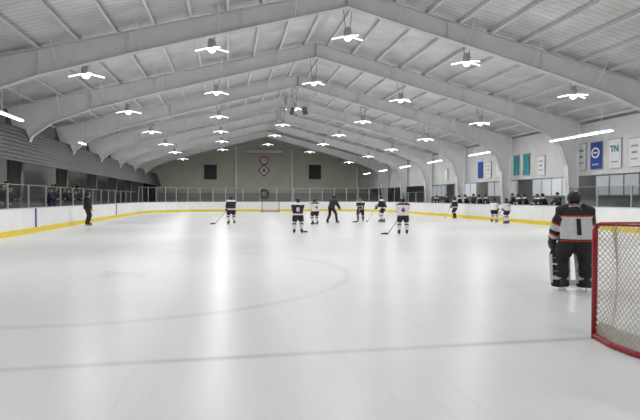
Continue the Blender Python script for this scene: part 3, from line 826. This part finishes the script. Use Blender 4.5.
# ---- people behind the right boards (bench) : three kinds, copied
def bench_kind(i):
    H = (1.62,1.58,1.72)[i]
    J = make_pose(H, (18,10,4)[i], .2, .07, {1:(.13,.2,.58), -1:(-.12,.2,.6)}, sk=(.045,.045,0)[i], look=((.1,-.1),(-.3,0),(.2,0))[i])
    if i < 2: return person('person', (0,0,0), 0, J, 'hockey', 'dark', vox=.016)
    return person('person', (0,0,0), 0, J, 'civil', 'plain', coatm=M_black, hat=M_black, vox=.016)
kinds = [bench_kind(i) for i in range(3)]
labs = ['helmeted player in dark jersey standing behind the right boards at the bench',
        'helmeted player in dark jersey leaning at the bench behind the right boards',
        'bystander in black coat and hat standing behind the right boards']
used = [False]*3
bench = [(519,1),(526,0),(538,1),(545,0),(558,2),(576,0),(467,0),(474,2),(480,1),(487,0),(460,1),(513,2),(447,2),(437,1)]
for j, (px, k) in enumerate(bench):
    X = XR + .66 + .5*(j % 2)
    q = at_x(px, 200, X); loc = (X, q.y, .164)
    rz = PI/2 + random.uniform(-.5,.5)
    if not used[k]:
        o = kinds[k]; used[k] = True; o.location = loc; o.rotation_euler = (0,0,rz)
    else: o = dup(kinds[k], loc, rz)
    o['label'] = labs[k]; o['group'] = ['dark players standing at the bench','dark players leaning at the bench','bystanders behind the right boards'][k]

# ---- spectators in the left stand
def spec_kind(i):
    H = (1.74,1.68,1.6)[i]
    J = make_pose(H, 3, .05, .06, [{1:(.15,.1,.52),-1:(-.15,.08,.5)}, {1:(.09,.2,.62),-1:(-.09,.2,.62)}, {1:(.16,.03,.48),-1:(-.1,.2,.66)}][i], sk=0)
    return person('person', (0,0,0), 0, J, 'civil', 'plain', coatm=(M_black,M_navy,M_brown)[i], legm=(M_black,M_jean,M_black)[i], hat=(None,M_black,None)[i], vox=.016)
sk_ = [spec_kind(i) for i in range(3)]
sl_ = ['spectator in black jacket standing behind the left glass','spectator in navy jacket and knit hat standing behind the left glass','spectator in dark brown coat standing behind the left glass']
used = [False]*3
# tier 0 = the walkway behind the glass, others the stand
for j, (px, k, tier) in enumerate([(2,0,0),(9,1,0),(5,1,2),(13,0,3),(50,1,0),(54.5,0,0),(58.5,2,0),(63,0,0),(67,1,0),(70.5,0,0),(74.5,2,0),(78,0,0),(82,1,0),(52,0,2),(57,0,3),(62,1,2),(67,0,3),(72,1,2),(77,0,3),(81,2,2)]):
    if tier: X = XBL-.9*(tier-1)-.25; z = -.016+.38*tier
    else: X = XL-.55-.4*(j % 2); z = .404
    q = at_x(px, 190, X); loc = (X, q.y, z)
    rz = -PI/2 + random.uniform(-.4,.4)
    if not used[k]:
        o = sk_[k]; used[k] = True; o.location = loc; o.rotation_euler = (0,0,rz)
    else: o = dup(sk_[k], loc, rz)
    o['label'] = sl_[k]; o['group'] = ['spectators in black jackets','spectators in navy jackets','spectators in brown coats'][k]

# ------------------------------------------------------------ banners on the right
def banner(px, y0, y1, wpx, m, label, kind=None):
    X = XBR-.09
    t = at_x(px, y0, X); bt = at_x(px, y1, X); l = at_x(px-wpx/2, y0, X); r = at_x(px+wpx/2, y0, X)
    W = abs(l.y-r.y); Hh = t.z-bt.z
    root = thing('banner', label, 'banner', (X, t.y, bt.z), -PI/2)
    b = MB(); n = 10
    for i in range(n+1):
        x = -W/2+W*i/n
        for j in range(9): b.v.append(V(x, .012*math.sin(i*1.3+j*.2)*(1-j/10), Hh*j/8))
    for i in range(n):
        for j in range(8): b.face((i*9+j, (i+1)*9+j, (i+1)*9+j+1, i*9+j+1))
    b.build('cloth', m, root, smooth=True)
    MB().tube((-W/2-.05,0,Hh),(W/2+.05,0,Hh),.018,n=8).build('rod', M_alu, root)
    b = MB(); b.box(-W/2,-W/2+.04,.0,.089,Hh-.015,Hh+.015); b.box(W/2-.04,W/2,.0,.089,Hh-.015,Hh+.015); b.build('bracket', M_alu, root)
    def flat(pts, mm, nm):
        q = MB(); q.prism([(x,-.03,z) for x,z in pts], (0,.006,0)); return q.build(nm, mm, root)
    def ringp(cx, cz, r0, r1, mm, nm, sz=1.):
        q = MB(); N = 28
        for i in range(N):
            a = 2*PI*i/N
            q.v += [V(cx+r0*math.cos(a),-.03,cz+r0*sz*math.sin(a)), V(cx+r1*math.cos(a),-.03,cz+r1*sz*math.sin(a))]
        for i in range(N):
            j=(i+1)%N; q.face((2*i,2*i+1,2*j+1,2*j))
        return q.build(nm, mm, root)
    def txt(s, size, cz, mm, sx=1.):
        me = text_mesh(s, size)
        for v in me.vertices: v.co = V(v.co.x*sx, -.032, v.co.y+cz)
        return link('lettering', me, mm, root)
    if kind == 'ring':
        ringp(0, Hh*.6, W*.26, W*.38, M_bwhite, 'emblem', .85); flat([(-W*.3,Hh*.14),(W*.3,Hh*.14),(W*.3,Hh*.2),(-W*.3,Hh*.2)], M_bpale, 'stripe')
        flat([(-W*.18,Hh*.57),(W*.18,Hh*.57),(W*.18,Hh*.63),(-W*.18,Hh*.63)], M_bwhite, 'emblem_bar')
    elif kind == 'TN':
        txt('TN', W*.52, Hh*.66, M_bteal); flat([(-W*.3,Hh*.2),(W*.3,Hh*.2),(W*.3,Hh*.24),(-W*.3,Hh*.24)], M_bnavy, 'stripe')
    elif kind == 'bars':
        mm = M_bnavy if m is M_bwhite else M_bpale
        for k, (z0, z1, w) in enumerate(((.70,.76,.30),(.46,.54,.24),(.24,.28,.30))): flat([(-W*w,Hh*z0),(W*w,Hh*z0),(W*w,Hh*z1),(-W*w,Hh*z1)], mm, 'stripe')
    return root
banner(581.5, 144, 170, 8, M_bwhite, 'white banner left of the blue ring banner on the right wall', 'bars')
banner(596, 142, 169, 11, M_bblue, 'blue banner with a white ring emblem on the right wall', 'ring')
banner(615, 139, 168, 12, M_bwhite, 'white banner lettered TN in teal on the right wall', 'TN')
banner(635, 138, 166, 11, M_bwhite, 'white banner nearest the right edge of the photo', 'bars')
banner(541, 156, 175, 7, M_bwhite, 'white banner right of the teal banners', 'bars')
banner(526, 154, 175, 6, M_bteal, 'right one of two neighbouring teal banners', None)
banner(516, 156, 175, 5, M_bteal, 'left one of two neighbouring teal banners', None)
banner(498, 163, 177, 4.5, M_bwhite, 'small white banner between the teal and blue far banners', None)
banner(488.5, 162, 178, 4.5, M_bwhite, 'small white banner right beside the blue far banner', 'bars')
banner(480, 162, 178, 4.5, M_bblue, 'small blue banner farther along the right wall', None)
banner(446, 169, 181, 3, M_bwhite, 'tiny white banner farthest along the right wall', None)

# ------------------------------------------------------------ far end wall things
ye = YW-.1
def wl(px, py): return at_y(px, py, ye)
def louver(px, label):
    c = wl(px, 172); root = thing('wall_louver', label, 'wall vent', (c.x, ye+.1, c.z-1.0))
    b = MB(); w, h = .85, 2.0
    for x0,x1,z0,z1 in ((-w,-w+.1,0,h),(w-.1,w,0,h),(-w,w,0,.1),(-w,w,h-.1,h)): b.box(x0,x1,-.14,0,z0,z1)
    b.build('frame', M_louver, root)
    b = MB()
    for k in range(10): b.box(-w+.1,w-.1,-.1,-.02,.12+k*.18,.22+k*.18)
    b.build('slats', M_louver, root)
    MB().box(-w+.1,w-.1,-.018,-.001,.1,h-.1).build('backing', M_blackpl, root)
louver(210.5, 'dark square louver on the far wall, left of the clock')
louver(315, 'dark square louver on the far wall, right of the clock')
c = wl(264, 151.5); root = thing('wall_sign', 'long pale sign high on the far wall above the clock', 'sign', (c.x, ye+.1, c.z-.25))
MB().box(-2.6,2.6,-.1,0,0,.5).build('panel', M_bwhite, root)
b = MB(); b.box(-2.65,2.65,-.12,-.0,-.05,0); b.box(-2.65,2.65,-.12,0,.5,.55); b.build('frame', M_greyc, root)
c = wl(264, 160.5); root = thing('wall_clock', 'round white clock with red rim on the far wall', 'clock', (c.x, ye+.1, c.z))
MB().path([(0,-.02,0),(0,-.14,0)], .62, 24).build('rim', M_red, root); MB().path([(0,-.14,0),(0,-.16,0)], .46, 24).build('face', M_whitepl, root)
MB().box(-.03,.03,-.18,-.161,-.02,.34).box(-.02,.22,-.18,-.161,-.03,.03).build('hands', M_blackpl, root)
c = wl(264, 170.5); root = thing('diamond_sign', 'white diamond sign with dark border below the clock', 'sign', (c.x, ye+.1, c.z))
def dia(r): return [(-r,0,0),(0,0,-r*1.05),(r,0,0),(0,0,r*1.05)]
MB().prism([V(*q)+V(0,-.08,0) for q in dia(.85)], (0,.07,0)).build('border', M_greyc, root)
MB().prism([V(*q)+V(0,-.11,0) for q in dia(.66)], (0,.029,0)).build('face', M_whitepl, root)
MB().prism([V(*q)+V(0,-.13,0) for q in dia(.25)], (0,.019,0)).build('emblem', M_red, root)
c = wl(264, 194); root = thing('wreath', 'dark green round wreath hung on the far wall under the diamond sign', 'wreath', (c.x, ye+.02, c.z))
b = MB()
pts = [(math.cos(2*PI*i/24)*.55, -.1, math.sin(2*PI*i/24)*.55) for i in range(25)]
b.path(pts, .16, 8)
for i in range(160):
    a = random.random()*2*PI; r = .55+random.uniform(-.13,.13); p0 = V(r*math.cos(a), -.1-random.random()*.08, r*math.sin(a))
    b.path([p0, p0+V(random.uniform(-.12,.12),-.08,random.uniform(-.12,.12))], [.02,.004], 4)
b.build('greenery', M_green, root)
MB().ball((0,-.22,-.55), (.14,.06,.12), 8, 6).build('bow', M_red, root)
c = wl(150, 183); root = thing('doorway', 'tall dark doorway panel at the left end of the far wall', 'doorway', (c.x, ye+.02, 0))
MB().box(-.9,.9,-.1,0,0,4.4).build('leaf', M_blackpl, root); MB().box(-1.0,-.9,-.14,0,0,4.5).box(.9,1.0,-.14,0,0,4.5).box(-.9,.9,-.14,0,4.4,4.5).build('frame', M_steel2, root)

# hanging loudspeakers over the ice
for px, rz, lab in ((290.5, .6, 'left loudspeaker of the pair hung under the roof over the ice'), (306, -.6, 'right loudspeaker of the pair hung under the roof over the ice')):
    c = at_y(px, 110, 38.6); root = thing('loudspeaker', lab, 'loudspeaker', c, rz)
    T = Matrix.Rotation(math.radians(25), 4, 'X')
    MB().prism([T@V(-.22,-.2,-.3), T@V(.22,-.2,-.3), T@V(.15,.22,-.3), T@V(-.15,.22,-.3)], T.to_3x3()@V(0,0,.6)).build('cabinet', M_whitepl, root)
    MB().box(-.19,.19,-.215,-.201,-.27,.27,T).build('grille', M_greyc, root)
    z = ROOF(c.x-CX)-c.z-.02
    b = MB(); b.tube((-.3,0,-.25),(-.3,0,z),.022,n=5); b.tube((.3,0,-.25),(.3,0,z),.022,n=5)
    for zz in (-.25,.4): b.tube((-.3,0,zz),(.3,0,zz),.022,n=5)
    b.build('hanging_frame', M_whitepl, root)

# ------------------------------------------------------------ world
w = bpy.data.worlds.new('world'); SC.world = w; w.use_nodes = True
w.node_tree.nodes['Background'].inputs[0].default_value = (.95,.97,1,1); w.node_tree.nodes['Background'].inputs[1].default_value = .45
